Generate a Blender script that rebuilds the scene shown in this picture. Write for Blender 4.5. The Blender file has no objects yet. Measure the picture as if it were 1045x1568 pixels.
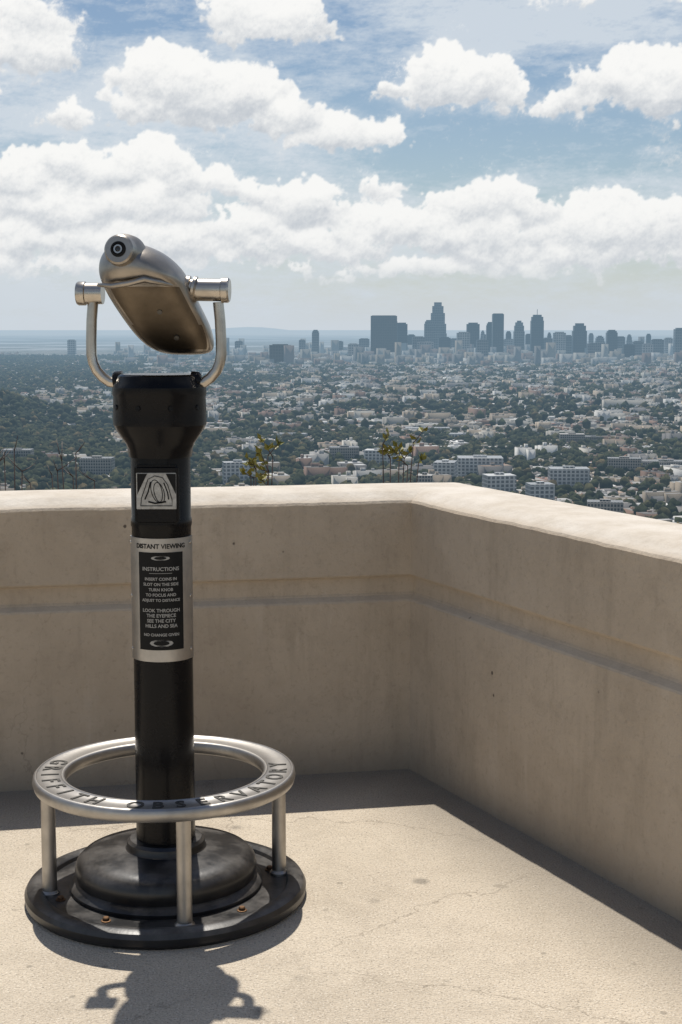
import bpy, bmesh, math, random
import numpy as np
from mathutils import Vector, Matrix
random.seed(7); rng=np.random.default_rng(11)
S=bpy.context.scene
S.view_settings.view_transform='Standard'; S.view_settings.look='None'; S.view_settings.exposure=0
COL=S.collection

# ------------------------------------------------------------ node helper
class N:
    def __init__(s,tree): s.t=tree; s.n=tree.nodes; s.l=tree.links
    def new(s,typ,**kw):
        n=s.n.new(typ)
        for k,v in kw.items(): setattr(n,k,v)
        return n
    def put(s,sock,v):
        if v is None: return
        if isinstance(v,bpy.types.NodeSocket): s.l.new(v,sock)
        else:
            if hasattr(sock.default_value,'__len__') and not hasattr(v,'__len__'): v=[v]*len(sock.default_value)
            if hasattr(v,'__len__') and len(sock.default_value)==4 and len(v)==3: v=(*v,1)
            sock.default_value=v
    def m(s,op,a,b=None,c=None,clamp=False):
        n=s.new('ShaderNodeMath',operation=op); n.use_clamp=clamp
        for i,v in enumerate((a,b,c)): 
            if v is not None: s.put(n.inputs[i],v)
        return n.outputs[0]
    def v(s,op,a,b=None,c=None):
        n=s.new('ShaderNodeVectorMath',operation=op)
        for i,v in enumerate((a,b,c)):
            if v is not None: s.put(n.inputs[i],v)
        return n.outputs['Value'] if op in('LENGTH','DOT_PRODUCT','DISTANCE') else n.outputs[0]
    def mr(s,x,a,b,c=0,d=1,typ='LINEAR'):
        n=s.new('ShaderNodeMapRange',interpolation_type=typ); 
        s.put(n.inputs[0],x)
        for i,k in enumerate((a,b,c,d)): s.put(n.inputs[i+1],k)
        return n.outputs[0]
    def mix(s,f,a,b,mode='MIX'):
        n=s.new('ShaderNodeMix',data_type='RGBA',blend_type=mode)
        s.put(n.inputs[0],f); s.put(n.inputs[6],a); s.put(n.inputs[7],b); return n.outputs[2]
    def noise(s,vec,scale,detail=4,rough=.55,dist=0,dim='3D'):
        n=s.new('ShaderNodeTexNoise',noise_dimensions=dim); s.put(n.inputs['Vector'],vec)
        n.inputs['Scale'].default_value=scale; n.inputs['Detail'].default_value=detail
        n.inputs['Roughness'].default_value=rough; n.inputs['Distortion'].default_value=dist
        return n.outputs[0]
    def vor(s,vec,scale,feat='F1',dim='3D',detail=0,smooth=None):
        n=s.new('ShaderNodeTexVoronoi',feature=feat,voronoi_dimensions=dim); s.put(n.inputs['Vector'],vec)
        n.inputs['Scale'].default_value=scale
        if 'Detail' in n.inputs: n.inputs['Detail'].default_value=detail
        if smooth is not None: n.inputs['Smoothness'].default_value=smooth
        return n.outputs['Distance']
    def pos(s): return s.new('ShaderNodeNewGeometry').outputs['Position']
    def scale(s,v,sx,sy,sz): return s.v('MULTIPLY',v,(sx,sy,sz))
def mat(name):
    m=bpy.data.materials.new(name); m.use_nodes=True; k=N(m.node_tree)
    return m,k,m.node_tree.nodes['Principled BSDF']
def bump(k,b,h,strength=.3,dist=.01):
    n=k.new('ShaderNodeBump'); n.inputs['Strength'].default_value=strength; n.inputs['Distance'].default_value=dist
    k.put(n.inputs['Height'],h); k.l.new(n.outputs[0],b.inputs['Normal'])
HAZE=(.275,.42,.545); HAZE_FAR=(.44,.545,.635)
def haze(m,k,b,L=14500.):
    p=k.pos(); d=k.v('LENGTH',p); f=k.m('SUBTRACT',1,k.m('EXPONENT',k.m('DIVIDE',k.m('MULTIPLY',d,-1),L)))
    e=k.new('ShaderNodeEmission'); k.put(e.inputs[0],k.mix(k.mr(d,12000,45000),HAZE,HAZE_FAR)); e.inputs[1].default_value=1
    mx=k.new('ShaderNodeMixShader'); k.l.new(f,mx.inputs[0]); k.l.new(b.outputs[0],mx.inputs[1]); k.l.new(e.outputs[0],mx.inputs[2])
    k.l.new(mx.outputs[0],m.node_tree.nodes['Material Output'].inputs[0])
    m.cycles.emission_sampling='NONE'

# ------------------------------------------------------------ materials
def M_metal(name,base,rough,var=.12,metal=1.0,scratch=True):
    m,k,b=mat(name); tc=k.new('ShaderNodeTexCoord').outputs['Object']
    n=k.noise(tc,14,4,.6); n2=k.noise(tc,90,2,.6)
    k.put(b.inputs['Base Color'],k.mix(k.mr(n,.3,.75),[c*1.05 for c in base],[c*.68 for c in base]))
    k.put(b.inputs['Roughness'],k.m('ADD',rough-var/2,k.m('MULTIPLY',n,var)))
    b.inputs['Metallic'].default_value=metal
    if scratch: bump(k,b,n2,.12,.002)
    return m
m_steel=M_metal('brushed_aluminium',(.50,.475,.44),.44)
m_head=M_metal('worn_cast_metal',(.43,.39,.34),.36,.20)
m_panel=M_metal('head_back_panel',(.19,.155,.115),.44,.18)  # dark brown base colour stands in for the ground reflected in the panel
m_chrome=M_metal('polished_steel',(.60,.55,.48),.28,.12,scratch=False)
m_dark=M_metal('letter_metal',(.14,.135,.125),.5)
m_brass=M_metal('rusty_bolt',(.20,.12,.07),.55)
def M_black(name,rough,dust,spec=.3):
    m,k,b=mat(name); tc=k.new('ShaderNodeTexCoord').outputs['Object']
    n=k.noise(tc,9,5,.65); n2=k.noise(tc,120,2,.6)
    up=k.new('ShaderNodeSeparateXYZ'); k.l.new(k.new('ShaderNodeNewGeometry').outputs['Normal'],up.inputs[0])
    d=k.m('MULTIPLY',k.mr(n,.42,.7),k.mr(up.outputs[2],.2,.95,.12,1)); d=k.m('MULTIPLY',d,dust)
    k.put(b.inputs['Base Color'],k.mix(d,(.005,.005,.006),(.13,.12,.11)))
    k.put(b.inputs['Roughness'],k.m('ADD',k.m('MULTIPLY',n,.26),rough-.09)); b.inputs['Specular IOR Level'].default_value=spec
    bump(k,b,n2,.12,.002); return m
m_black=M_black('black_enamel',.22,.08,.20)
m_blackbase=M_black('worn_black_base_paint',.33,.95,.7)
m_label,k,b=mat('black_label'); b.inputs['Base Color'].default_value=(.008,.008,.008,1); b.inputs['Roughness'].default_value=.5; b.inputs['Specular IOR Level'].default_value=.2
m_ink,k,b=mat('label_print'); b.inputs['Base Color'].default_value=(.36,.35,.325,1); b.inputs['Roughness'].default_value=.4
m_plaq,k,b=mat('plaque_face'); 
n=k.noise(k.new('ShaderNodeTexCoord').outputs['Object'],60,4,.6)
k.put(b.inputs['Base Color'],k.mix(k.mr(n,.4,.6),(.46,.45,.42),(.32,.31,.29))); b.inputs['Metallic'].default_value=.3; b.inputs['Roughness'].default_value=.4
m_glass,k,b=mat('eyepiece_glass'); b.inputs['Base Color'].default_value=(.02,.025,.03,1); b.inputs['Roughness'].default_value=.05

def cracks(k,p,scale,width,lo,hi,ds=.25):
    n=k.new('ShaderNodeTexNoise'); k.put(n.inputs['Vector'],p); n.inputs['Scale'].default_value=2.2; n.inputs['Detail'].default_value=6; n.inputs['Roughness'].default_value=.65
    off=k.v('SCALE',k.v('SUBTRACT',n.outputs['Color'],(.5,.5,.5))); off.node.inputs['Scale'].default_value=ds
    q=k.v('ADD',p,off); d=k.vor(q,scale,'DISTANCE_TO_EDGE')
    c=k.mr(d,0,width,1,0); msk=k.mr(k.noise(p,.9,1,.5),lo,hi)
    return k.m('MULTIPLY',c,msk)
# terrace concrete
m_floor,k,b=mat('terrace_concrete'); p=k.pos()
big=k.noise(p,1.3,4,.65); mid=k.noise(p,7,5,.7); fine=k.noise(p,110,3,.8); grit=k.noise(p,200,1,.7)
c=k.mix(k.mr(big,.35,.65),(.62,.535,.42),(.52,.445,.345)); c=k.mix(k.mr(mid,.46,.70,0,.6),c,(.43,.365,.28))
c=k.mix(k.mr(fine,.34,.48,.6,0),c,(.30,.25,.19)); c=k.mix(k.mr(grit,.60,.70,0,.7),c,(.78,.72,.62))
c=k.mix(k.mr(grit,.29,.39,.8,0),c,(.19,.16,.13))
sp=k.vor(p,4.2); spn=k.noise(p,2.3,1,.5)
spot=k.m('MULTIPLY',k.mr(k.m('ADD',sp,k.m('MULTIPLY',mid,.12)),.11,.17,1,0),k.mr(spn,.42,.52)); c=k.mix(k.m('MULTIPLY',spot,.6),c,(.17,.15,.125))
sp2=k.mr(k.m('ADD',k.vor(p,11),k.m('MULTIPLY',fine,.06)),.09,.14,1,0); c=k.mix(k.m('MULTIPLY',k.m('MULTIPLY',sp2,k.mr(spn,.4,.6,1,0)),.6),c,(.22,.19,.15))
cr=cracks(k,p,.95,.0034,.42,.52,.35); c=k.mix(k.m('MULTIPLY',cr,.65),c,(.22,.18,.135))
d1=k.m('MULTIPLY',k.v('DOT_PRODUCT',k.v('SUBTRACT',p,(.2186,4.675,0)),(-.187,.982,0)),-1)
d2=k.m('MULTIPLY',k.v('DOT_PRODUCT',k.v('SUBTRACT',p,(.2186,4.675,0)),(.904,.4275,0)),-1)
dm=k.m('ADD',k.m('MINIMUM',d1,d2),k.m('MULTIPLY',k.m('SUBTRACT',mid,.5),.16)); c=k.mix(k.mr(dm,.02,.42,.68,0,'SMOOTHSTEP'),c,(.17,.15,.125))  # floor colour darkened beside the parapet to deepen its shadow band
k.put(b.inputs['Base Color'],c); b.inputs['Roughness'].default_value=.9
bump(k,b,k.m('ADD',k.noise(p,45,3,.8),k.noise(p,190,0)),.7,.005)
# parapet plaster
m_wall,k,b=mat('parapet_plaster'); p=k.pos()
big=k.noise(p,1.5,4,.65); mid=k.noise(p,7,5,.7); fine=k.noise(p,60,3,.7); st=k.noise(k.scale(p,6,6,.9),1.6,4,.7)
c=k.mix(k.mr(big,.35,.65),(.55,.455,.345),(.455,.37,.275)); c=k.mix(k.mr(mid,.48,.72,0,.5),c,(.36,.29,.215))
c=k.mix(k.mr(st,.54,.74,0,.45),c,(.31,.25,.185)); c=k.mix(k.mr(st,.28,.42,.35,0),c,(.62,.535,.43)); c=k.mix(k.mr(fine,.3,.45,.3,0),c,(.28,.22,.16))
cr=cracks(k,k.scale(p,1,1,.6),2.1,.006,.46,.56,.4); c=k.mix(k.m('MULTIPLY',cr,.45),c,(.20,.15,.11))
pk=k.m('MULTIPLY',k.mr(k.m('ADD',k.vor(p,8),k.m('MULTIPLY',fine,.03)),.05,.07,1,0),k.mr(k.noise(p,1.7,1,.5),.36,.43)); c=k.mix(k.m('MULTIPLY',pk,.85),c,(.06,.045,.035))
sx=k.new('ShaderNodeSeparateXYZ'); k.l.new(p,sx.inputs[0]); z=sx.outputs[2]
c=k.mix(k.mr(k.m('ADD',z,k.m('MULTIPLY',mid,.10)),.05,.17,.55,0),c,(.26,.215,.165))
rec=k.m('MULTIPLY',k.mr(z,.544,.550),k.mr(z,.562,.568,1,0)); c=k.mix(k.m('MULTIPLY',rec,k.mr(mid,.3,.7,.7,.2)),c,(.60,.50,.375))  # ledge strip painted paler to boost the sky light it catches
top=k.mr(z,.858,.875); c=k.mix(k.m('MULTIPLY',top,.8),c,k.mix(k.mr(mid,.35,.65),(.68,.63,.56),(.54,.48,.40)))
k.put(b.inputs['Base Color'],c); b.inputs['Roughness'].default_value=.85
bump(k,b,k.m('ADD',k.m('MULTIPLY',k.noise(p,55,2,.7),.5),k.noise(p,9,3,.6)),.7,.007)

# city materials
m_city,k,b=mat('city_building_surfaces')
at=k.new('ShaderNodeAttribute',attribute_name='tint'); p=k.pos()
sn=k.new('ShaderNodeSeparateXYZ'); k.l.new(k.new('ShaderNodeNewGeometry').outputs['Normal'],sn.inputs[0])
sx=k.new('ShaderNodeSeparateXYZ'); k.l.new(p,sx.inputs[0])
wx=k.mr(k.m('FRACT',k.m('DIVIDE',k.m('ADD',sx.outputs[0],k.m('MULTIPLY',sx.outputs[1],.7)),4.2)),.5,.56); wz=k.mr(k.m('FRACT',k.m('DIVIDE',sx.outputs[2],3.2)),.45,.5)
w=k.m('MULTIPLY',k.m('MULTIPLY',wx,wz),k.m('LESS_THAN',k.m('ABSOLUTE',sn.outputs[2]),.2))
c=k.mix(k.m('MULTIPLY',w,.75),at.outputs['Color'],(.04,.045,.05)); k.put(b.inputs['Base Color'],c); b.inputs['Roughness'].default_value=.8
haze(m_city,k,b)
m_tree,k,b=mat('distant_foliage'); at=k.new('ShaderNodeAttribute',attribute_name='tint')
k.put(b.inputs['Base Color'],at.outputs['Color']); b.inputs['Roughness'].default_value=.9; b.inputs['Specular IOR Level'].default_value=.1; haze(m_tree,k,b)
m_ground,k,b=mat('basin_ground'); p=k.pos()
n1=k.noise(p,.004,5,.6); n2=k.noise(p,.02,3,.7); n3=k.noise(p,.0006,3,.6)
c=k.mix(k.mr(n1,.4,.6),(.07,.07,.05),(.17,.15,.12)); c=k.mix(k.mr(n2,.52,.60),c,(.26,.24,.215)); c=k.mix(k.mr(n2,.3,.42,.8,0),c,(.04,.048,.028))
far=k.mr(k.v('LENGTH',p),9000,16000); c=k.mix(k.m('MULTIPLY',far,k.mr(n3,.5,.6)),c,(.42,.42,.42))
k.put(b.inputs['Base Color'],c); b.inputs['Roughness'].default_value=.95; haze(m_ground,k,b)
def M_tower(name,wall,glass,fh,fw,L=19000.):
    m,k,b=mat(name); tc=k.new('ShaderNodeTexCoord').outputs['Object']; s=k.new('ShaderNodeSeparateXYZ'); k.l.new(tc,s.inputs[0])
    a=k.mr(k.m('FRACT',k.m('DIVIDE',k.m('ADD',s.outputs[0],s.outputs[1]),fw)),.3,.4); z=k.mr(k.m('FRACT',k.m('DIVIDE',s.outputs[2],fh)),.3,.4)
    n=k.noise(tc,.02,2,.5)
    c=k.mix(k.m('MULTIPLY',a,z),wall,glass); c=k.mix(k.mr(n,.4,.6,0,.4),c,glass)
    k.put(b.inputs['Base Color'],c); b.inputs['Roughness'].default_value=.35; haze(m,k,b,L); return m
T_dark=M_tower('dark_curtain_wall',(.07,.075,.08),(.02,.035,.05),16,12)
T_brown=M_tower('bronze_curtain_wall',(.085,.07,.06),(.03,.028,.03),16,14)
T_pale=M_tower('pale_stone_tower',(.50,.46,.42),(.10,.11,.12),14,14)
T_mid=M_tower('grey_tower',(.24,.23,.22),(.04,.055,.07),16,12)
T_near=M_tower('concrete_office_block',(.46,.42,.37),(.06,.07,.08),3.6,3.0)
T_white=M_tower('white_rendered_block',(.66,.65,.62),(.16,.17,.18),4.2,5.0)
m_leaf,k,b=mat('shrub_leaf'); tc=k.new('ShaderNodeTexCoord').outputs['Object']
k.put(b.inputs['Base Color'],k.mix(k.noise(tc,25,2,.5),(.10,.13,.02),(.34,.26,.04))); b.inputs['Roughness'].default_value=.5
m_twig,k,b=mat('shrub_twig'); b.inputs['Base Color'].default_value=(.07,.045,.035,1)

# ------------------------------------------------------------ mesh helpers
def obj(name,verts,faces,m,parent=None,smooth=False,loc=None):
    me=bpy.data.meshes.new(name); me.from_pydata([tuple(v) for v in verts],[],faces); me.update()
    bm=bmesh.new(); bm.from_mesh(me); bmesh.ops.recalc_face_normals(bm,faces=bm.faces); bm.to_mesh(me); bm.free()
    if smooth: me.polygons.foreach_set('use_smooth',[True]*len(me.polygons))
    me.materials.append(m); o=bpy.data.objects.new(name,me); COL.objects.link(o)
    if parent: o.parent=parent
    if loc: o.location=loc
    return o
def smooth_angle(o,ang=35):
    bm=bmesh.new(); bm.from_mesh(o.data)
    for f in bm.faces: f.smooth=True
    for e in bm.edges: e.smooth = len(e.link_faces)==2 and e.calc_face_angle(0)<math.radians(ang)
    bm.to_mesh(o.data); bm.free()
def lathe(name,prof,m,parent,loc=(0,0,0),axis=(0,0,1),segs=64,ang=40,closed=False):
    ax=Vector(axis).normalized(); q=Vector((0,0,1)).rotation_difference(ax); vs=[];fs=[]
    for r,z in prof:
        for i in range(segs):
            a=2*math.pi*i/segs; vs.append(q@Vector((r*math.cos(a),r*math.sin(a),z))+Vector(loc))
    n=len(prof)
    for j in range(n if closed else n-1):
        j2=(j+1)%n
        for i in range(segs):
            i2=(i+1)%segs; fs.append((j*segs+i,j*segs+i2,j2*segs+i2,j2*segs+i))
    if not closed:
        if prof[0][0]>0: fs.append(tuple(range(segs)))
        if prof[-1][0]>0: fs.append(tuple((n-1)*segs+i for i in range(segs)))
    o=obj(name,vs,fs,m,parent); 
    bm=bmesh.new(); bm.from_mesh(o.data); bmesh.ops.remove_doubles(bm,verts=bm.verts,dist=1e-6); bm.to_mesh(o.data); bm.free()
    smooth_angle(o,ang); return o
def tube(name,pts,rad,m,parent,segs=20):
    pts=[Vector(p) for p in pts]; vs=[];fs=[]; up=Vector((0,1,0))
    for i,p in enumerate(pts):
        t=(pts[min(i+1,len(pts)-1)]-pts[max(i-1,0)]).normalized(); s=t.cross(up)
        if s.length<.1: s=t.cross(Vector((1,0,0)))
        s.normalize(); w=s.cross(t); r=rad[i] if hasattr(rad,'__len__') else rad
        for j in range(segs):
            a=2*math.pi*j/segs; vs.append(p+s*r*math.cos(a)+w*r*math.sin(a))
    for i in range(len(pts)-1):
        for j in range(segs): fs.append((i*segs+j,i*segs+(j+1)%segs,(i+1)*segs+(j+1)%segs,(i+1)*segs+j))
    fs.append(tuple(range(segs))); fs.append(tuple((len(pts)-1)*segs+j for j in range(segs)))
    if name is None: return vs,fs
    o=obj(name,vs,fs,m,parent); smooth_angle(o,50); return o
def rbox(name,cx,cy,cz,sx,sy,sz,m,parent,bev=.003):
    bm=bmesh.new(); bmesh.ops.create_cube(bm,size=1); 
    for v in bm.verts: v.co=Vector((cx+v.co.x*sx,cy+v.co.y*sy,cz+v.co.z*sz))
    if bev: bmesh.ops.bevel(bm,geom=bm.edges[:],offset=bev,segments=3,affect='EDGES')
    me=bpy.data.meshes.new(name); bm.to_mesh(me); bm.free(); me.materials.append(m)
    o=bpy.data.objects.new(name,me); COL.objects.link(o); o.parent=parent; return o
def text_verts(s,size,extrude=.001,align='CENTER',bold=0):
    cu=bpy.data.curves.new('t','FONT'); cu.body=s; cu.size=size; cu.extrude=extrude; cu.align_x=align; cu.align_y='CENTER'; cu.resolution_u=3; cu.offset=bold
    o=bpy.data.objects.new('t',cu); COL.objects.link(o); dg=bpy.context.evaluated_depsgraph_get(); 
    me=bpy.data.meshes.new_from_object(o.evaluated_get(dg)); v=[x.co.copy() for x in me.vertices]; f=[tuple(p.vertices) for p in me.polygons]
    bpy.data.objects.remove(o); bpy.data.meshes.remove(me); bpy.data.curves.remove(cu); return v,f
def merge(parts):
    V=[];F=[]
    for v,f in parts:
        o=len(V); V+=list(v); F+=[tuple(i+o for i in g) for g in f]
    return V,F
def empty(name,loc=(0,0,0)):
    e=bpy.data.objects.new(name,None); e.empty_display_size=.1; e.location=loc; COL.objects.link(e); return e

# ------------------------------------------------------------ parapet and terrace
C=Vector((.2186,4.675)); dL=Vector((.983,.187)); nL=Vector((-.187,.982)); dR=Vector((.4275,-.904)); nR=Vector((.904,.4275)); MIT=Vector((.573,1.127))
prof=[(0,0),(0,.545),(.003,.551),(.020,.564),(.023,.572),(.023,.618),(.020,.623),(.003,.628),(0,.633),(0,.856),(.006,.864),(.055,.886),(.068,.890),(.16,.893),(.28,.891),(.315,.885),(.32,.87),(.32,-1.5),(0,-1.5)]
stL=[-i*.04 for i in range(180,0,-1)]; stR=[i*.04 for i in range(1,201)]
vs=[]; n=len(prof)
from mathutils import noise as mn
def wob(x,y,z): return mn.noise(Vector((x*2.3,y*2.3,z*3)))*.0025+mn.noise(Vector((x*9,y*9,z*9)))*.0010
for s in stL+[0]+stR:
    for o,z in prof:
        if s==0: q=C+MIT*o
        elif s<0: q=C+dL*s+nL*o+((MIT-nL)*o*(1-abs(s)/.48) if abs(s)<=.46 else nL*0)
        else: q=C+dR*s+nR*o+((MIT-nR)*o*(1-abs(s)/.48) if abs(s)<=.46 else nR*0)
        w=wob(q.x,q.y,z) if -1<z else 0
        ch=mn.noise(Vector((q.x*28,q.y*28,z*10)))*.0018 if .85<z<.888 and o<.08 else 0
        vs.append((q.x+w*.7+ch,q.y+w*.7+ch,z+ch+(w*.9 if z>.84 else w*.4 if z>.5 else 0)))
fs=[]; m=len(stL)+1+len(stR)
for i in range(m-1):
    for j in range(n): fs.append((i*n+j,i*n+(j+1)%n,(i+1)*n+(j+1)%n,(i+1)*n+j))
fs.append(tuple(range(n))); fs.append(tuple((m-1)*n+j for j in range(n)))
wall=obj('parapet_wall',vs,fs,m_wall); smooth_angle(wall,18)
A=C+dL*-7.2+nL*.1; B=C+MIT*.1; D=C+dR*8.04+nR*.1
poly=[(A.x,A.y),(B.x,B.y),(D.x,D.y),(D.x,-6),(A.x,-6)]
vt=[(x,y,0) for x,y in poly]+[(x,y,-1.5) for x,y in poly]
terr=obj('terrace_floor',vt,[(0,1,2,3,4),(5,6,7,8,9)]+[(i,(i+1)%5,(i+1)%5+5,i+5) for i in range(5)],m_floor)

# ------------------------------------------------------------ viewer
V=empty('coin_operated_viewer',(-.434,3.60,0))
lathe('base_plate',[(.0,.0),(.338,.0),(.346,.010),(.347,.026),(.341,.037),(.328,.043),(.312,.043),(.302,.038),(.297,.030),(.24,.030),(.0,.030)],m_blackbase,V,segs=96,ang=30)
lathe('base_dome',[(.0,.030),(.236,.030),(.238,.040),(.228,.050),(.219,.054),(.221,.062),(.224,.078),(.220,.096),(.206,.110),(.188,.117),(.165,.120),(.10,.126),(.097,.130),(.095,.143),(.088,.150),(.072,.152),(0,.152)],m_blackbase,V,segs=96,ang=35)
for i,a in enumerate((205,245,318,20,60,140)):
    a=math.radians(a); x,y=.268*math.cos(a),.268*math.sin(a)
    lathe('bolt_%d'%(i+1),[(0,.029),(.012,.029),(.012,.032),(.008,.033),(.008,.038),(.006,.040),(0,.040)],m_brass,V,loc=(x,y,0),segs=12)
lathe('foot_ring',[(.243,.318),(.2465,.3215),(.251,.322),(.2535,.3195),(.310,.3195),(.3125,.322),(.316,.3215),(.320,.317),(.3215,.305),(.318,.293),(.311,.289),(.252,.289),(.245,.293),(.243,.302)],m_steel,V,segs=128,ang=50,closed=True)
TXT="GRIFFITH OBSERVATORY"; parts=[]; n=len(TXT); 
for i,ch in enumerate(TXT):
    if ch==' ': continue
    v,f=text_verts(ch,.062,.0012,bold=.0008); a=math.radians(-92+(i-(n-1)/2)*10.6); R=.2815
    up=Vector((-math.cos(a),-math.sin(a),0)); rt=Vector((-math.sin(a),math.cos(a),0)); c0=Vector((R*math.cos(a),R*math.sin(a),.3203))
    parts.append(([c0+rt*p.x*.85+up*p.y*.98+Vector((0,0,p.z)) for p in v],f))
v,f=merge(parts); obj('ring_lettering',v,f,m_dark,V)
for i,(x,y) in enumerate(((-.277,-.07),(.073,-.27),(.277,.07),(-.073,.27))):
    lathe('leg_%d'%(i+1),[(0,.028),(.024,.028),(.024,.034),(.0185,.040),(.0178,.06),(.0172,.28),(.019,.2895),(0,.2895)],m_steel,V,loc=(x,y,0),segs=32)
lathe('post',[(0,.14),(.0725,.14),(.0720,.6),(.0705,.895),(.0715,.905),(.0715,.925),(.0735,.93),(.0735,.945),(.0715,.95),(.0715,1.10),(0,1.10)],m_black,V,segs=72)
def wrap_sheet(name,r,a0,a1,z0,z1,m,th=.0015):
    vs=[];fs=[];S_=40
    for rr in (r,r+th):
        for i in range(S_+1):
            a=math.radians(-90+a0+(a1-a0)*i/S_)
            vs+= [(rr*math.cos(a),rr*math.sin(a),z0),(rr*math.cos(a),rr*math.sin(a),z1)]
    o=2*(S_+1)
    for i in range(S_):
        a,b_=2*i,2*i+2
        fs+=[(a,b_,b_+1,a+1),(o+a,o+b_,o+b_+1,o+a+1),(a,b_,o+b_,o+a),(a+1,b_+1,o+b_+1,o+a+1)]
    fs+=[(0,1,o+1,o),(2*S_,2*S_+1,o+2*S_+1,o+2*S_)]
    x=obj(name,vs,fs,m,V); smooth_angle(x,30); return x
wrap_sheet('instruction_plate',.0725,-84,84,.607,.905,m_steel,.0025)
wrap_sheet('instruction_label',.0752,-39,47,.636,.872,m_label,.001)
def wrap_text(s,size,zc,r=.0765,sx=1.0,ac=4,bold=.0002):
    v,f=text_verts(s,size,.0002,bold=bold)
    return [Vector(((r+p.z)*math.cos(math.radians(-90+ac)+p.x*sx/r),(r+p.z)*math.sin(math.radians(-90+ac)+p.x*sx/r),zc+p.y)) for p in v],f
ink=[]
ink.append(wrap_text("O",.015,.858,sx=4)); ink.append(wrap_text("INSTRUCTIONS",.0125,.832,sx=1.05)); 
ink.append(wrap_text("__________",.010,.826,sx=1.1))
for i,(s,sz) in enumerate((("INSERT COINS IN",.0100),("SLOT ON THE SIDE",.0100),("TURN KNOB",.0100),("TO FOCUS AND",.0100),("ADJUST TO DISTANCE",.0092))): ink.append(wrap_text(s,sz,.808-i*.0128,sx=1.02))
for i,s in enumerate(("LOOK THROUGH","THE EYEPIECE","SEE THE CITY","HILLS AND SEA")): ink.append(wrap_text(s,.0115,.732-i*.0125,sx=1.02))
ink.append(wrap_text("NO CHANGE GIVEN",.0095,.673,sx=1.02)); ink.append(wrap_text("O",.024,.652,sx=3.2))
v,f=merge(ink); obj('instruction_print',v,f,m_ink,V)
v,f=wrap_text("DISTANT VIEWING",.0155,.886,r=.0756,sx=.98,bold=.0004); obj('plate_title',v,f,m_label,V)
for i,(a,z) in enumerate(((-72,.63),(-72,.76),(-72,.89),(72,.63),(72,.76),(72,.89))):
    a=math.radians(-90+a); lathe('rivet_%d'%(i+1),[(0,0),(.0045,0),(.004,.002),(0,.003)],m_chrome,V,loc=(.0748*math.cos(a),.0748*math.sin(a),z),axis=(math.cos(a),math.sin(a),0),segs=12)
rbox('coin_box',-.001,-.045,1.010,.104,.072,.140,m_black,V,.006)
rbox('plaque',-.001,-.0825,1.020,.094,.003,.086,m_plaq,V,.001)
def poly_line(pts,w,y=-.0848):
    vs=[];fs=[]
    for i,(x,z) in enumerate(pts):
        a=pts[max(i-1,0)]; b_=pts[min(i+1,len(pts)-1)]; dx,dz=b_[0]-a[0],b_[1]-a[1]; L=math.hypot(dx,dz) or 1
        vs+=[(x-dz/L*w,y,z+dx/L*w),(x+dz/L*w,y,z-dx/L*w)]
    for i in range(len(pts)-1): fs.append((2*i,2*i+1,2*i+3,2*i+2))
    return vs,fs
def ell(cx,cz,rx,rz,rot=0,n=28): return [(cx+rx*math.cos(2*math.pi*i/n)*math.cos(rot)-rz*math.sin(2*math.pi*i/n)*math.sin(rot),cz+rx*math.cos(2*math.pi*i/n)*math.sin(rot)+rz*math.sin(2*math.pi*i/n)*math.cos(rot)) for i in range(n+1)]
w=.0009
pa=[poly_line([(-.038,.985),(-.036,1.003),(-.020,1.048),(-.004,1.056),(.014,1.052),(.026,1.035),(.036,1.000),(.036,.985),(-.038,.985)],w),
    poly_line(ell(.0,1.020,.0125,.027,.25),w),poly_line(ell(.006,1.016,.0115,.025,.25),w),poly_line([(-.028,1.0),(-.020,1.018),(-.014,1.042)],w*1.8),poly_line([(.028,1.0),(.026,1.016),(.017,1.040)],w*1.6),poly_line([(-.02,.995),(-.004,.991),(.022,.995)],w*2.2)]
for sx_ in (-1,1): pa.append(([(sx_*.0455,-.0848,1.061),(sx_*.022,-.0848,1.061),(sx_*.0455,-.0848,1.012)],[(0,1,2)]))
v,f=merge(pa); obj('plaque_emblem',v,f,m_label,V)
lathe('yoke_collar',[(0,1.095),(.076,1.095),(.078,1.115),(.083,1.128),(.104,1.158),(.111,1.172),(.112,1.185),(.110,1.238),(.112,1.244),(.112,1.262),(.104,1.272),(.098,1.288),(.092,1.292),(0,1.292)],m_black,V,segs=64,ang=22)
for i,a in enumerate((-150,-110,-70,-30)):
    a=math.radians(a); lathe('collar_screw_%d'%(i+1),[(0,0),(.007,0),(.006,.003),(0,.003)],m_black,V,loc=(.1105*math.cos(a),.1105*math.sin(a),1.215),axis=(math.cos(a),math.sin(a),0),segs=12)
def arc_pts(sgn):
    P=[(.085,1.276),(.100,1.270),(.114,1.273),(.130,1.284),(.144,1.300),(.152,1.318),(.156,1.338),(.156,1.37),(.154,1.42),(.150,1.462)]
    return [(sgn*x+(-.008 if sgn<0 else -.006),0.0-(.02*sgn),z) for x,z in P]
tube('yoke_arm_1',arc_pts(-1),.0128,m_chrome,V); tube('yoke_arm_2',arc_pts(1),.0128,m_chrome,V)
for i,s in enumerate((-1,1)):
    lathe('arm_socket_%d'%(i+1),[(0,0),(.023,0),(.023,.018),(.018,.024),(0,.024)],m_black,V,loc=(s*.083-.006,-.02*s,1.277),axis=(s,0,-.1),segs=24)
lathe('trunnion_1',[(0,0),(.026,0),(.0285,.004),(.0285,.020),(.0255,.022),(.0255,.062),(.0,.062)],m_chrome,V,loc=(-.196,.024,1.483),axis=(1,-.06,0),segs=48)
lathe('trunnion_2',[(0,0),(.0265,0),(.0265,.062),(.0295,.064),(.0295,.078),(.026,.082),(0,.082)],m_chrome,V,loc=(.090,-.015,1.491),axis=(1,-.08,-.02),segs=48)
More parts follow.
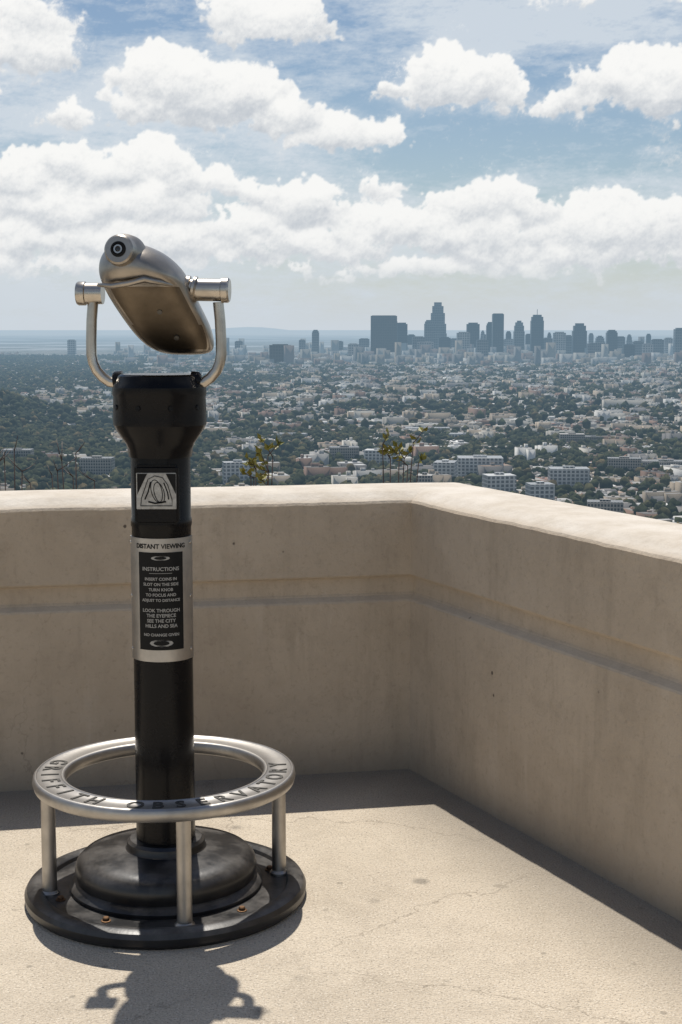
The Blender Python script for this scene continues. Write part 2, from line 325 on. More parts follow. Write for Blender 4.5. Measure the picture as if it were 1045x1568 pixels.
lathe('trunnion_thread',[(0,0),(.020,0),(.026,.003),(.026,.008),(.019,.011),(.019,.015),(.027,.018),(.027,.026),(.021,.029),(.021,.033),(.029,.036),(.029,.042),(.02,.045),(0,.045)],m_chrome,V,loc=(.050,-.022,1.502),axis=(1,-.08,-.22),segs=40)
tab=[(373,193,206,-.050,-.02,2),(376,181,222,-.085,.02,2),(382,171,240,-.112,.05,2),(391,163,258,-.130,.07,2.1),(403,158,272,-.140,.09,2.2),(416,157,284,-.142,.10,2.4),
     (428,159,290,-.134,.105,2.7),(440,163,295,-.115,.11,3.0),(458,171,302,-.094,.115,3.1),(478,182,311,-.070,.12,3.1),(498,194,320,-.046,.125,3.0),(514,205,324,-.026,.125,2.9),(527,217,325,-.008,.125,2.7),(536,230,323,.008,.12,2.5),(541,243,317,.022,.11,2.3),(544,258,305,.04,.09,2)]
SG=48; vs=[];fs=[];pan=set()
for j,(py,xa,xb,yf,yb,e) in enumerate(tab):
    z=1.4+(503-py)/648; x0=(xa-243)/644; x1=(xb-243)/644; cx=(x0+x1)/2; hw=(x1-x0)/2; cy=(yf+yb)/2; hd=(yb-yf)/2
    for i in range(SG):
        a=2*math.pi*i/SG; ca,sa=math.cos(a),math.sin(a)
        ex=e if sa<0 else 2.0
        x=hw*math.copysign(abs(ca)**(2/ex),ca); y=hd*math.copysign(abs(sa)**(2/ex),sa)
        if sa<0 and 436<py<537 and abs(x)<hw*.86: y+=.006; pan.add(j*SG+i)
        vs.append((cx+x,cy+y,z))
for j in range(len(tab)-1):
    for i in range(SG): fs.append((j*SG+i,j*SG+(i+1)%SG,(j+1)*SG+(i+1)%SG,(j+1)*SG+i))
fs.append(tuple(range(SG))); fs.append(tuple((len(tab)-1)*SG+i for i in range(SG)))
hd_=obj('viewer_head',vs,fs,m_head,V,True); hd_.data.materials.append(m_panel)
for pl in hd_.data.polygons:
    if all(i in pan for i in pl.vertices): pl.material_index=1
md=hd_.modifiers.new('s','SUBSURF'); md.levels=2; md.render_levels=2
ax=(-.16,-1,.14)
lathe('eyepiece',[(.046,-.03),(.043,.0),(.037,.010),(.035,.024),(.034,.036),(.030,.040),(.018,.040),(.016,.037),(.0,.037)],m_head,V,loc=(-.064,-.115,1.573),axis=ax,segs=48)
a_=Vector(ax).normalized()
def on(d): return tuple(Vector((-.064,-.115,1.573))+a_*d)
lathe('eyecup',[(.018,.0),(.0175,.004),(.013,.005),(.012,.002),(0,.002)],m_label,V,loc=on(.0385),axis=ax,segs=40)
lathe('eyepiece_bezel',[(.0105,0),(.010,.003),(.0065,.003),(.006,0)],m_chrome,V,loc=on(.0405),axis=ax,segs=40)
lathe('eyepiece_lens',[(.0062,0),(.005,.0012),(0,.002)],m_glass,V,loc=on(.0405),axis=ax,segs=24)
tube('housing_seam',[(-.128,-.085,1.500),(-.09,-.118,1.497),(-.05,-.131,1.503),(-.015,-.134,1.512),(.02,-.122,1.505),(.055,-.085,1.497)],[.004,.006,.007,.008,.006,.003],m_head,V,12)
for i,(x,y,z) in enumerate((((250-243)/644,-.064,1.4+(503-478)/648),((272-243)/644,-.022,1.4+(503-517)/648))):
    lathe('head_screw_%d'%(i+1),[(0,-.004),(.0065,-.004),(.006,.0025),(0,.003)],m_dark,V,loc=(x,y,z),axis=(0,-.85,-.5),segs=16)

# ------------------------------------------------------------ terrain
def sm(t): t=np.clip(t,0,1); return t*t*(3-2*t)
def height(x,y):
    x=np.asarray(x,float); y=np.asarray(y,float); r=np.sqrt(x*x+(y-2)**2)
    z=-1.3-178.7*(1-(1-np.clip((r-12)/850,0,1))**2.2)
    z=z+128*np.exp(-(((x+830)/190)**2+((y-2700)/520)**2))
    z=z+30*np.exp(-(((x+560)/170)**2+((y-1750)/330)**2))
    z=z+(np.sin(x*.0021+1)*np.cos(y*.0017)*5)*sm((r-1200)/800)*sm((7000-r)/3000)
    return z
rad=[0,6,12]; 
while rad[-1]<160000: rad.append(rad[-1]*1.055+1)
AN=360; vs=[(0,2,-1.3)]; fs=[]
for r in rad[1:]:
    a=np.linspace(0,2*np.pi,AN,endpoint=False); x=r*np.cos(a); y=2+r*np.sin(a); z=height(x,y); vs+=list(zip(x,y,z))
for i in range(AN): fs.append((0,1+i,1+(i+1)%AN))
for j in range(len(rad)-2):
    for i in range(AN):
        a=1+j*AN+i; b_=1+j*AN+(i+1)%AN; fs.append((a,b_,b_+AN,a+AN))
obj('ground',vs,fs,m_ground,None,True)

def batch(name,tv,tf,pos,scl,rot,cols,m,jit=0):
    tv=np.array(tv,float); Nn=len(pos); Vn=len(tv)
    v=tv[None]*scl[:,None,:]
    if jit: v=v*(1+rng.uniform(-jit,jit,(Nn,Vn,1)))
    c,s=np.cos(rot)[:,None],np.sin(rot)[:,None]
    x=v[...,0]*c-v[...,1]*s; y=v[...,0]*s+v[...,1]*c
    v=np.stack([x,y,v[...,2]],-1)+pos[:,None,:]
    lens=np.array([len(f) for f in tf]); flat=np.concatenate([np.array(f) for f in tf]); Ln=len(flat)
    me=bpy.data.meshes.new(name); me.vertices.add(Nn*Vn); me.vertices.foreach_set('co',v.reshape(-1).astype(np.float32))
    me.loops.add(Nn*Ln); me.loops.foreach_set('vertex_index',(flat[None]+np.arange(Nn)[:,None]*Vn).reshape(-1).astype(np.int32))
    me.polygons.add(Nn*len(tf)); st=np.concatenate([[0],np.cumsum(lens)[:-1]]); me.polygons.foreach_set('loop_start',(st[None]+np.arange(Nn)[:,None]*Ln).reshape(-1).astype(np.int32))
    me.update(calc_edges=True)
    at=me.attributes.new('tint','FLOAT_COLOR','FACE'); cc=np.concatenate([cols,np.ones(cols.shape[:2]+(1,))],-1); at.data.foreach_set('color',cc.reshape(-1).astype(np.float32))
    me.materials.append(m); o=bpy.data.objects.new(name,me); COL.objects.link(o); return o
def dn(x,y,s,ph=0): return .5+.25*(np.sin(x/s+ph+1.3*np.sin(y/s*.7+ph))+np.sin(y/s*1.1-ph+1.7*np.sin(x/s*.6+2+ph)))
ga=math.radians(14); HT=.285
def lots(d0,d1,lx,ly,keep):
    xs=np.arange(-d1*.45,d1*.45,lx); ys=np.arange(d0*.75,d1*1.1,ly); X,Y=np.meshgrid(xs,ys); X=X.ravel();Y=Y.ravel()
    ok=((X%(lx*7))>lx*.8)&((Y%(ly*4))>ly*.7); X=X[ok];Y=Y[ok]
    X=X+rng.uniform(-.22,.22,len(X))*lx; Y=Y+rng.uniform(-.3,.3,len(Y))*ly
    x=X*math.cos(ga)-Y*math.sin(ga); y=X*math.sin(ga)+Y*math.cos(ga); x=x+np.sin(ga)*y
    ok=(y>d0)&(y<d1)&(np.abs(x)<HT*y+20)&(rng.random(len(x))<keep); return x[ok],y[ok]
roofpal=np.array([(.24,.22,.20),(.17,.15,.135),(.33,.31,.29),(.49,.48,.46),(.22,.11,.075),(.10,.095,.095),(.32,.23,.17),(.64,.63,.61)])
wallpal=np.array([(.56,.52,.45),(.62,.60,.56),(.40,.33,.25),(.30,.28,.265),(.48,.39,.29),(.29,.18,.13)])
gv=[(-.5,-.5,0),(.5,-.5,0),(.5,.5,0),(-.5,.5,0),(-.54,-.54,.62),(.54,-.54,.62),(.54,.54,.62),(-.54,.54,.62),(-.5,0,1),(.5,0,1)]
gf=[(0,1,5,4),(1,2,6,5),(2,3,7,6),(3,0,4,7),(5,6,9),(7,4,8),(4,5,9,8),(6,7,8,9)]
bv=[(x,y,z) for z in (0,1) for x,y in ((-.5,-.5),(.5,-.5),(.5,.5),(-.5,.5))]; bf=[(0,1,5,4),(1,2,6,5),(2,3,7,6),(3,0,4,7),(4,5,6,7)]
def boxes(bs):
    v=[];f=[]
    for x0,x1,y0,y1,z0,z1 in bs:
        o=len(v); v+=[(x,y,z) for z in (z0,z1) for x,y in ((x0,y0),(x1,y0),(x1,y1),(x0,y1))]; f+=[tuple(i+o for i in q) for q in bf]
    return v,f
Lv,Lf=boxes([(-.5,.5,-.5,.05,0,1),(-.5,-.02,.051,.5,0,.92),(-.3,-.12,-.35,-.15,1.001,1.22),(.15,.25,-.2,-.1,1.001,1.15)])
def colset(n,nw,nr):
    w=wallpal[rng.integers(0,len(wallpal),n)]*rng.uniform(.6,1.15,(n,1)); r=roofpal[rng.choice(len(roofpal),n,p=[.17,.16,.14,.12,.14,.10,.10,.07])]*rng.uniform(.6,1.15,(n,1))
    return np.concatenate([np.repeat(w[:,None],nw,1),np.repeat(r[:,None],nr,1)],1)
def hillmask(x,y): return (np.exp(-(((x+830)/230)**2+((y-2700)/600)**2))<.25)
HX=[];HY=[]
for d0,d1,lx,ly,kp in ((1150,2600,16,24,.66),(2600,4600,21,34,.62),(4600,10500,32,56,.60)):
    x,y=lots(d0,d1,lx,ly,kp); g=dn(x,y,260)+.25*(x/(.23*y)); ok=(g>.14+.20*(y<2300))&hillmask(x,y); HX.append(x[ok]);HY.append(y[ok])
x=np.concatenate(HX);y=np.concatenate(HY); nh=len(x); z=height(x,y)-.6
sc=np.stack([rng.uniform(9,19,nh),rng.uniform(8,13,nh),rng.uniform(5,8.5,nh)],-1); sc[y>4600]*=1.25
rot=ga+rng.choice([0,math.pi/2],nh)+rng.normal(0,.06,nh)
batch('city_houses',gv,gf,np.stack([x,y,z],-1),sc,rot,colset(nh,6,2),m_city)
nb=9800; y=np.sqrt(rng.uniform(1250**2,10800**2,nb)); x=rng.uniform(-HT,HT,nb)*y
ok=(dn(x,y,420,2)+.35*(x/(.23*y))>.30)&hillmask(x,y); x=x[ok];y=y[ok];nb=len(x)
sc=np.stack([rng.gamma(3,7,nb)+11,rng.gamma(4,4,nb)+10,rng.choice([5,7,9,13,19],nb,p=[.25,.28,.22,.17,.08])+rng.uniform(0,3,nb)],-1)
w_=wallpal[rng.integers(0,len(wallpal),nb)]*rng.uniform(.6,1.15,(nb,1)); r_=roofpal[rng.choice(8,nb,p=[.14,.10,.18,.22,.03,.08,.08,.17])]*rng.uniform(.6,1.1,(nb,1))
cols=np.repeat(w_[:,None],len(Lf),1); 
for i in range(4,len(Lf),5): cols[:,i]=r_
batch('city_commercial_buildings',Lv,Lf,np.stack([x,y,height(x,y)-.6],-1),sc,np.full(nb,ga)+rng.choice([0,math.pi/2,math.pi,-math.pi/2],nb),cols,m_city)
nf=900; y=rng.uniform(7200,11500,nf); x=np.where(rng.random(nf)<.6,rng.normal(.09,.075,nf),rng.uniform(-.15,.27,nf))*y; sc=np.stack([rng.uniform(22,60,nf),rng.uniform(20,45,nf),rng.gamma(1.8,13,nf)+12],-1)
cols=colset(nf,4,1)*.7
batch('downtown_midrise_buildings',bv,bf,np.stack([x,y,height(x,y)-1],-1),sc,np.full(nf,.3),cols,m_city)
def ico(sub):
    bm=bmesh.new(); bmesh.ops.create_icosphere(bm,subdivisions=sub,radius=1); v=[tuple(q.co) for q in bm.verts]; f=[tuple(q.index for q in p.verts) for p in bm.faces]; bm.free(); return v,f
def trees(name,n,d0,d1,sub,lo,hi):
    y=np.sqrt(rng.uniform(d0**2,d1**2,n)); x=rng.uniform(-HT,HT,n)*y
    g=dn(x,y,150,4)-.30*(x/(.23*y))+.13; hill=~hillmask(x,y); ok=(rng.random(n)<np.clip(g*1.3+.15,.17,1))|hill; x=x[ok];y=y[ok];n=len(x)
    v,f=ico(sub); r=rng.gamma(5,(hi+lo)/10,n); r=np.clip(r,lo*.7,hi*1.15); sc=np.stack([r,r*rng.uniform(.8,1.2,n),r*rng.uniform(.75,1.35,n)],-1)
    z=height(x,y)+sc[:,2]*.8
    base=np.array([(.026,.031,.014),(.036,.041,.018),(.066,.062,.028),(.018,.024,.013),(.090,.070,.034)])[rng.choice(5,n,p=[.3,.3,.15,.17,.08])]
    cols=base[:,None,:]*rng.uniform(.45,1.5,(n,len(f),1))
    return batch(name,v,f,np.stack([x,y,z],-1),sc,rng.uniform(0,6,n),cols,m_tree,.28)
trees('basin_tree_canopy',22000,1050,2600,2,2.4,6.2)
trees('basin_tree_canopy_far',58000,2600,9800,1,3.3,7.8)
n=2600; x=rng.normal(-800,170,n); y=rng.normal(2650,380,n); z=height(x,y); r=rng.uniform(4,8,n); v,f=ico(2)
base=np.array([.018,.024,.014]); batch('hillside_trees',v,f,np.stack([x,y,z+r*.5],-1),np.stack([r,r,r*.9],-1),rng.uniform(0,6,n),base*rng.uniform(.5,1.4,(n,len(f),1)),m_tree,.28)

# ------------------------------------------------------------ skyline
def K(px,py,D): return ((px-522.5)/2300*D*.993,1.4+(503-py)/2300*D*.985)
def tower(name,x0,x1,ytop,m,D=9900,tiers=None,spire=None,depth=None,bot=-180,rz=0):
    xa,zt=K(x0,ytop,D); xb,_=K(x1,ytop,D); cx=(xa+xb)/2; w=xb-xa; H=zt-bot; dp=depth or min(max(w*.8,22),60)
    vs=[];fs=[]
    def box(hx,hy,z0,z1,ox=0):
        o=len(vs)
        for z in(z0,z1):
            for sx,sy in((-1,-1),(1,-1),(1,1),(-1,1)): vs.append((ox+sx*hx,sy*hy,z))
        fs.extend([tuple(i+o for i in q) for q in ((0,1,5,4),(1,2,6,5),(2,3,7,6),(3,0,4,7),(4,5,6,7),(3,2,1,0))])
    z0=0
    for wf,hf in (tiers or [(1,.96),(.72,1.0)]):
        box(w/2*wf,dp/2*wf,z0,H*hf); z0=H*hf+.05
    if spire: box(1.6,1.6,z0,H*spire)
    o=obj(name,vs,fs,m); o.location=(cx,D,bot); o.rotation_euler=(0,0,rz); return o
B3=[(1,.9),(.85,.96),(.6,1)]; B4=[(1,.70),(.88,.86),(.7,.95),(.4,1)]
sky_list=[(568,608,483,T_brown,9300,[(1,.99),(.9,1)]),(588,612,492,T_brown,9500,None),(609,624,494,T_dark,9400,None),
 (632,651,515,T_mid,9300,None),(640,664,523,T_pale,9000,None),(650,664,490,T_mid,9900,B3),
 (657,684,463,T_mid,10100,[(1,.42),(.93,.60),(.78,.80),(.62,.93),(.42,1)]),
 (700,720,508,T_pale,9200,None),(715,734,494,T_dark,9600,None),(745,757,493,T_dark,9900,B3),(754,771,480,T_dark,9700,[(1,.985),(.86,1)]),
 (787,803,491,T_mid,9900,B4),(848,866,508,T_pale,9500,None),(866,876,513,T_mid,9700,None),(877,898,495,T_dark,9500,[(1,.78),(.86,.93),(.6,1)]),
 (929,945,505,T_dark,9500,B3),(944,957,515,T_mid,9700,None),(970,985,522,T_mid,9300,None),(998,1016,519,T_mid,9300,None),(1033,1050,502,T_mid,9200,None),
 (478,489,505,T_mid,9800,B3),(413,446,527,T_brown,7600,None),(533,550,526,T_pale,9000,None),(458,468,520,T_mid,10500,None),(510,526,522,T_mid,10500,None),(104,116,520,T_pale,10500,None),
 (360,372,522,T_mid,10200,None),(730,748,520,T_mid,9000,None),(770,790,519,T_pale,10300,None),(900,930,525,T_mid,9000,None),(690,702,518,T_mid,10300,None),(985,1000,526,T_pale,8800,None),(624,636,512,T_dark,10400,None),(805,815,511,T_dark,10400,None),(955,972,527,T_dark,8900,None),
 (672,690,516,T_dark,9600,None),(740,752,512,T_mid,10300,None),(832,846,517,T_mid,10000,None),(912,926,514,T_mid,10400,B4),(1018,1030,517,T_pale,10000,None),(550,566,518,T_mid,10300,None),
 (736,743,506,T_mid,10600,B4),(775,783,507,T_dark,10600,B3),(838,845,509,T_dark,10650,B4),(902,909,510,T_mid,10600,B3),(960,968,512,T_mid,10700,B4),(990,997,511,T_dark,10700,B3)]
for x0,x1,yt,m_,D_,ti in sky_list: tower('skyscraper',x0,x1,yt,m_,D_,ti)
tower('spired_skyscraper',813,832,482,T_dark,9800,[(1,.86),(.9,.95),(.66,1.0)],spire=1.13)
# nearer office and apartment blocks in the basin
OB=[(860,898,664,2350,T_near,22),(899,925,668,2380,T_near,22),(928,975,668,2600,T_near,30),(935,986,701,1900,T_near,20),(622,690,655,2650,T_white,24),(988,1062,706,1950,T_near,26),(425,470,664,2500,T_white,24),(0,45,688,1900,T_near,24),
    (668,700,706,1790,T_white,34),(703,772,699,1850,T_white,40),(560,600,688,2000,T_white,26),(690,750,664,2450,T_white,24),(845,905,716,1720,T_white,30),(812,850,740,1520,T_white,22),(905,960,768,1390,T_near,20),(640,664,726,1560,T_near,18),(505,550,684,2080,T_near,24),(745,790,726,1590,T_white,24),(960,1040,640,2950,T_white,26),(120,170,700,1800,T_near,24),(340,385,706,1720,T_white,20)]
for x0,x1,yt,D_,m_,dp in OB:
    xc,zt=K((x0+x1)/2,yt,D_); b0=float(height(xc,D_))-1
    if zt-b0<7: D_=D_*min(1,(-b0-8)/max(1,-zt)) ; xc,zt=K((x0+x1)/2,yt,D_); b0=float(height(xc,D_))-1
    tower('office_block',x0,x1,yt,m_,D_,[(1,.93),(.3,1.0)],depth=dp,bot=min(b0,zt-8),rz=random.uniform(-.2,.2))
vs=[];fs=[];nn=90
for i in range(nn):
    t=i/(nn-1); x=-26000+52000*t; hgt=max(0,230*math.exp(-((x+3800)/2600)**2)+40*math.sin(x*.0006)+30*math.sin(x*.0017+1)+20)
    vs+=[(x,60000,-185),(x,61500,-180+hgt),(x,64000,-185)]
for i in range(nn-1): a=3*i; fs+=[(a,a+3,a+4,a+1),(a+1,a+4,a+5,a+2)]
obj('distant_hills',vs,fs,m_ground,None,True)

# ------------------------------------------------------------ shrubs behind parapet
def shrub(name,x,y,tips,leafy,seed):
    R=random.Random(seed); e=empty(name,(x,y,-1.35)); parts=[];lv=[];lf=[]
    for tx,ty,tz in tips:
        p0=Vector((R.uniform(-.05,.05),R.uniform(-.05,.05),0)); p3=Vector((tx,ty,tz+1.35)); pts=[]
        for i in range(9):
            t=i/8; q=p0.lerp(p3,t)+Vector((math.sin(t*5+seed)*.015,0,0))+Vector((tx,ty,0))*(math.sin(t*math.pi)*-.15); pts.append(q)
        parts.append(tube(None,pts,[.008*(1-t/8*.78) for t in range(9)],None,None,6))
        for i in range(5,9):
            b0=pts[i]
            for _ in range(R.choice((1,2))):
                d=Vector((R.uniform(-1,1),R.uniform(-1,1),R.uniform(.2,1.2))).normalized(); L=R.uniform(.03,.08)
                parts.append(tube(None,[b0,b0+d*L*.5,b0+d*L+Vector((0,0,.008))],[.0022,.0016,.0009],None,None,5))
                for kk in range(leafy):
                        c0=b0+d*L*R.uniform(.3,1.05); dd=(d*.4+Vector((R.uniform(-1,1),R.uniform(-1,1),R.uniform(-.4,1)))).normalized(); ll=R.uniform(.018,.036)
                        sd=dd.cross(Vector((R.uniform(-1,1),R.uniform(-1,1),R.uniform(-1,1)))).normalized()*ll*.30; up=dd.cross(sd).normalized()*ll*.12
                        o=len(lv); lv.extend([c0,c0+dd*ll*.45+sd+up,c0+dd*ll,c0+dd*ll*.45-sd+up,c0+dd*ll*.5]); lf.extend([(o,o+1,o+4),(o+1,o+2,o+4),(o+2,o+3,o+4),(o+3,o,o+4)])
    v,f=merge(parts); obj('stems',v,f,m_twig,e,True)
    if lv: obj('leaves',lv,lf,m_leaf,e)
def tips(c,w,z,n,seed):
    R=random.Random(seed); return [(R.uniform(-w,w),R.uniform(-.1,.1),z-R.uniform(0,.12)) for _ in range(n)]
shrub('leafy_shrub',-.275,5.35,tips(0,.05,.955,7,1),9,1)
shrub('leafy_shrub',.20,5.40,[(-.06,0,.985),(-.03,.05,.93),(.0,0,.95),(.03,-.03,.91),(.05,0,.99),(.02,.05,.93),(.07,0,.92)],8,2)
shrub('bare_shrub',-1.18,5.25,tips(0,.07,.98,6,3),0,3)
shrub('bare_shrub',-.98,5.3,tips(0,.12,.97,7,5),0,5)

# ------------------------------------------------------------ light
SUN=Vector((-.066,.424,1)).normalized(); el=math.asin(SUN.z); azm=math.atan2(SUN.x,SUN.y)
l=bpy.data.lights.new('sun','SUN'); l.energy=4.4; l.angle=math.radians(.5); l.color=(1,.95,.87)
lo=bpy.data.objects.new('sun',l); lo.rotation_euler=(-SUN).to_track_quat('-Z','Y').to_euler(); lo.location=(0,0,20); COL.objects.link(lo)
W=bpy.data.worlds.new('World'); S.world=W; W.use_nodes=True; k=N(W.node_tree); bg=W.node_tree.nodes['Background']
nis=k.new('ShaderNodeTexSky',sky_type='NISHITA'); nis.sun_disc=False; nis.sun_elevation=el; nis.sun_rotation=azm; nis.altitude=300; nis.air_density=1.0; nis.dust_density=.5; nis.ozone_density=1.6
k.l.new(nis.outputs[0],bg.inputs[0]); bg.inputs[1].default_value=.08

# ------------------------------------------------------------ cloud and haze layer on a sky dome
TH=math.atan(281/2300)
def ae(px,py):
    u=(px-522.5)/2300; w=(784-py)/2300; y=math.cos(TH)+w*math.sin(TH); z=w*math.cos(TH)-math.sin(TH)
    return math.atan2(u,y)*2300,math.atan2(z,math.hypot(u,y))*2300
st=1.5; fx=np.arange(-720,720,st); fy=np.arange(0,600,st); NX,NY=len(fx),len(fy)
cr_=np.random.default_rng(5)
def spec(beta,ax=1,ay=1,seed=0,lo=0):
    r=np.random.default_rng(seed); f=np.fft.rfft2(r.normal(size=(NY,NX))); ky=np.fft.fftfreq(NY)[:,None]*ay; kx=np.fft.rfftfreq(NX)[None]*ax
    kk=np.sqrt(kx**2+ky**2); kk[0,0]=1; a=kk**(-beta/2); a[kk<lo]=0; a[0,0]=0; o=np.fft.irfft2(f*a,s=(NY,NX)); return o/o.std()
GX,GY=np.meshgrid(fx,fy)
w1=spec(2.6,seed=1,lo=.006); w2=spec(2.6,seed=2,lo=.006); d3=spec(2.0,seed=3,lo=.012); d4=spec(2.6,seed=4,lo=.012); wisp=spec(2.8,1.5,.8,seed=6,lo=.004)
w3=spec(2.2,.7,1.2,seed=21,lo=.02); w4=spec(2.2,1,1,seed=22,lo=.02)
WX=GX+w1*11+w3*2.6; WY=GY+w2*6+w4*1.8
Hh=np.full((NY,NX),-1e3); Cov=np.zeros((NY,NX)); Tt=np.ones((NY,NX)); 
cl=[(262,135,60,75,1),(222,160,48,48,1),(330,150,62,60,1),(385,155,55,62,1),(440,180,55,45,1),(520,215,72,40,.9),(580,212,40,28,.8),(300,178,120,34,1),(100,188,42,30,.7),
 (672,130,52,62,1),(720,140,60,48,1),(630,145,60,28,.8),(772,145,40,26,.7),
 (960,135,66,62,1),(1020,140,80,66,1),(895,162,66,30,.8),(430,42,85,50,.7),(350,25,60,40,.7),(30,80,75,80,.5),(10,30,80,50,.35),(960,-8,150,18,.45),
 (55,275,110,48,1),(130,265,50,36,1),(225,262,60,46,1),(300,288,85,42,1),(395,298,50,24,.8),(580,298,36,15,.7),
 (762,320,88,44,1),(700,318,50,30,1),(938,312,44,18,.8),(468,320,50,44,1),(1000,355,130,55,1),(900,350,60,45,1),(600,352,95,46,1),(690,360,95,50,1),(800,362,90,36,1),(390,352,80,38,1),(200,318,130,44,1),(60,325,120,50,1),
 (520,378,300,36,.9),(100,375,260,50,.9),(900,392,260,40,.9),(-120,300,120,90,1),(-120,150,90,60,1),(1180,330,120,90,1),(1170,120,60,50,1),(300,405,200,26,.8),(700,418,260,22,.8),(90,415,180,24,.7)]
for cx,cy,rx,ry,op in cl:
    X0,Y0=ae(cx,cy); npf=int(18+rx*ry/100)
    for q in range(npf):
        t=cr_.uniform(0,math.pi); rr=cr_.uniform(0,1)**.55
        bx=X0+rx*rr*math.cos(t)*.92; top=ry*math.sqrt(max(0,1-(rr*math.cos(t))**2)); by=Y0-ry*.28+ (ry*.28+top*.78)*cr_.uniform(0,1)**.8
        pr=ry*cr_.uniform(.16,.44)*(1-.35*abs(rr*math.cos(t)))+5; pr=min(pr,26)
        ix0=int((bx-pr*2.4-fx[0])/st)-8; ix1=int((bx+pr*2.4-fx[0])/st)+9; iy0=int((by-pr*1.9-fy[0])/st)-5; iy1=int((by+pr*1.9-fy[0])/st)+6
        ix0,iy0=max(ix0,0),max(iy0,0); ix1,iy1=min(ix1,NX),min(iy1,NY)
        if ix1<=ix0 or iy1<=iy0: continue
        sl=(slice(iy0,iy1),slice(ix0,ix1)); dd=((WX[sl]-bx)**2*.8+((WY[sl]-by)*1.2)**2)/pr**2
        zc=cr_.uniform(-10,10)-(by-Y0)*.35+op*5; h=zc+pr*np.sqrt(np.clip(1-dd,0,1)); c=np.clip(1-dd,0,1)*op
        ins=dd<1; hh=Hh[sl]; up=ins&(h>hh); hh[up]=h[up]; tt=Tt[sl]; tv=np.clip((WY[sl]-(Y0-ry*.3))/(ry*.95),0,1); tt[up]=tv[up]
        Cov[sl]=1-(1-Cov[sl])*(1-np.clip(c*1.3,0,.97))
def blur(a,s):
    ky=np.fft.fftfreq(NY)[:,None]; kx=np.fft.rfftfreq(NX)[None]; return np.fft.irfft2(np.fft.rfft2(a)*np.exp(-2*(np.pi*s)**2*(kx**2+ky**2)),s=(NY,NX))
inside=(Hh>-900).astype(float); Hf=np.where(Hh>-900,Hh,0)
wB=blur(inside,2.6)+1e-3; Hs=blur(Hf*inside,2.6)/wB+d3*.7+d4*1.2
gy=np.gradient(Hs,st,axis=0); gx=np.gradient(Hs,st,axis=1); nl=np.sqrt(gx**2+gy**2+.9)
lam=(-gy*.85+gx*.15+.45)/nl; lam=np.clip(lam*.5+.45,0,1); lam=blur(lam,1.0)
Ts=blur(Tt*inside,4)/(blur(inside,4)+1e-3)
alpha=sm((blur(Cov,1.2)+d3*.085+wisp*.08-.08)/.66)
soft=.45*sm(blur(inside,10)*1.1+wisp*.16-.15)
lit=np.clip(.32+.58*Ts+.52*(lam-.5)+.05*d3,0,1)
cool=np.array([.53,.57,.62]); warm=np.array([.96,.955,.935]); ccol=cool+(warm-cool)*sm(lit)[...,None]
Y=GY
lowh=np.exp(-Y/75.)
ccol=ccol*(1-.6*lowh[...,None])+np.array([.66,.70,.74])*.6*lowh[...,None]; alpha=alpha*sm((Y-32)/75)
cirn=spec(3.0,1.7,.42,seed=9,lo=.002)+.4*spec(2.4,1.6,.5,seed=10,lo=.01)
cira=.37+.25*cirn-.34*np.exp(-((Y-262)/50)**2)*sm((GX+60)/200)+.18*sm((-GX-150)/200); cira=np.clip(cira,0,.85)
cirus=np.array([.66,.72,.78])
hza=.96*np.exp(-(Y/105.)**1.4); hzc=np.array([.605,.665,.725])
def over(al,c,A,Cc):
    return al+A*(1-al),(c*al[...,None])+Cc*(1-al)[...,None]
A0=cira; C0=cirus*cira[...,None]
A0,C0=over(soft,np.array([.74,.78,.82]),A0,C0); A0,C0=over(hza,hzc,A0,C0); A0,C0=over(alpha*.97,ccol,A0,C0)
azf=fx/2300; elf=fy/2300
azc=np.concatenate([np.linspace(-math.pi,azf[0],60,endpoint=False),azf,np.linspace(azf[-1],math.pi,61)[1:]])
elc=np.concatenate([[-.08,-.04,-.015,-.005],elf,np.linspace(elf[-1],math.radians(88),60)[1:]])
n0=60;m0=4; AA,EE=np.meshgrid(azc,elc); 
gen=np.sin(AA*5+1.7*np.sin(EE*9+AA*2))+np.sin(AA*11+EE*14+2*np.sin(AA*3)); ga_=np.clip(.25+.22*gen,0,.75)*sm((math.radians(55)-EE)/.25)
Yc=EE*2300; hz2=.96*np.exp(-(np.clip(Yc,0,None)/105.)**1.4); A1=np.zeros_like(AA); C1=np.zeros(AA.shape+(3,))
A1,C1=over(ga_,np.array([.74,.76,.78]),A1,C1); A1,C1=over(hz2,hzc,A1,C1)
fw=np.clip((720-np.abs(fx))/120,0,1)[None]*np.clip((600-fy)/80,0,1)[:,None]; sl=(slice(m0,m0+NY),slice(n0,n0+NX))
A1[sl]=A1[sl]*(1-fw)+A0*fw; C1[sl]=C1[sl]*(1-fw)[...,None]+C0*fw[...,None]
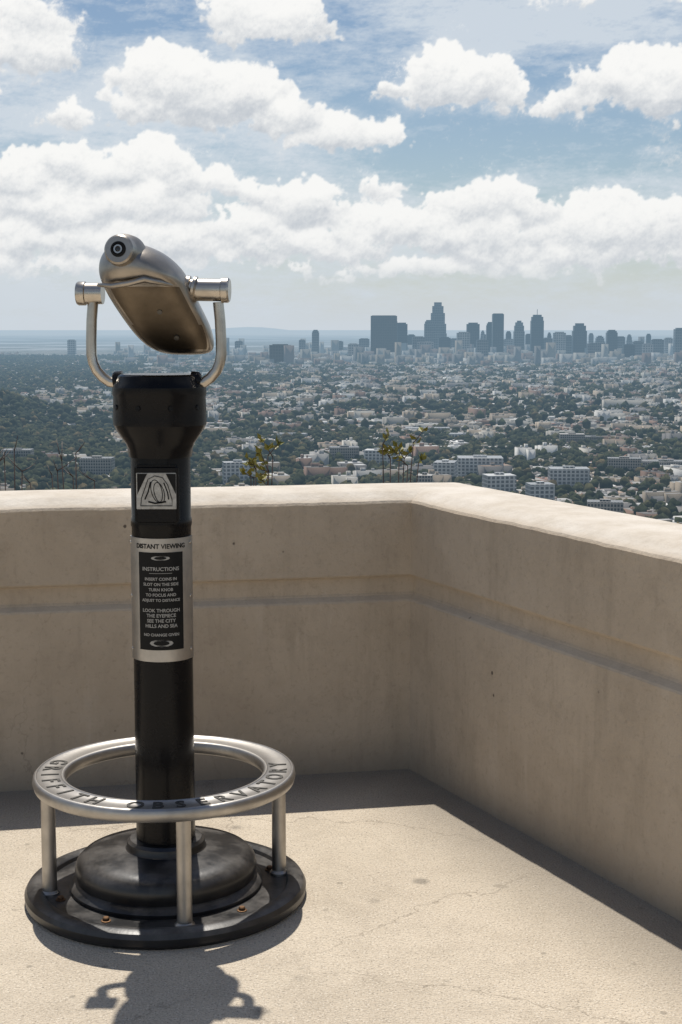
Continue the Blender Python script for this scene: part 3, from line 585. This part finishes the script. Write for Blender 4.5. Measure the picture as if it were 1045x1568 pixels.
R_=250000.; vx=R_*np.cos(EE)*np.sin(AA); vy=R_*np.cos(EE)*np.cos(AA); vz=R_*np.sin(EE); ny_,nx_=AA.shape
me=bpy.data.meshes.new('sky'); me.vertices.add(ny_*nx_); me.vertices.foreach_set('co',np.stack([vx,vy,vz],-1).reshape(-1).astype(np.float32))
ii=np.arange((ny_-1)*nx_).reshape(ny_-1,nx_)[:,:-1]; qd=np.stack([ii,ii+1,ii+1+nx_,ii+nx_],-1).reshape(-1,4); nq=len(qd)
me.loops.add(nq*4); me.loops.foreach_set('vertex_index',qd.reshape(-1).astype(np.int32)); me.polygons.add(nq); me.polygons.foreach_set('loop_start',(np.arange(nq)*4).astype(np.int32)); me.update(calc_edges=True)
at=me.attributes.new('cloud','FLOAT_COLOR','POINT'); at.data.foreach_set('color',np.concatenate([C1,np.ones(A1.shape+(1,))],-1).reshape(-1).astype(np.float32))
at=me.attributes.new('cover','FLOAT','POINT'); at.data.foreach_set('value',A1.reshape(-1).astype(np.float32))
ms=bpy.data.materials.new('cloud_layer'); ms.use_nodes=True; k=N(ms.node_tree); ms.node_tree.nodes.remove(ms.node_tree.nodes['Principled BSDF'])
e=k.new('ShaderNodeEmission'); k.l.new(k.new('ShaderNodeAttribute',attribute_name='cloud').outputs['Color'],e.inputs[0])
t=k.new('ShaderNodeBsdfTransparent'); k.put(t.inputs[0],k.m('SUBTRACT',1,k.new('ShaderNodeAttribute',attribute_name='cover').outputs['Fac'])) 
ad=k.new('ShaderNodeAddShader'); k.l.new(e.outputs[0],ad.inputs[0]); k.l.new(t.outputs[0],ad.inputs[1]); k.l.new(ad.outputs[0],ms.node_tree.nodes['Material Output'].inputs[0])
ms.cycles.emission_sampling='NONE'; me.materials.append(ms); COL.objects.link(bpy.data.objects.new('sky',me))

# ------------------------------------------------------------ camera
cam=bpy.data.cameras.new('camera'); co=bpy.data.objects.new('camera',cam); COL.objects.link(co); S.camera=co
co.location=(0,0,1.4); co.rotation_euler=(math.radians(90)-TH,0,0)
cam.sensor_fit='VERTICAL'; cam.sensor_height=36; cam.lens=36*2300/1568; cam.clip_start=.05; cam.clip_end=400000
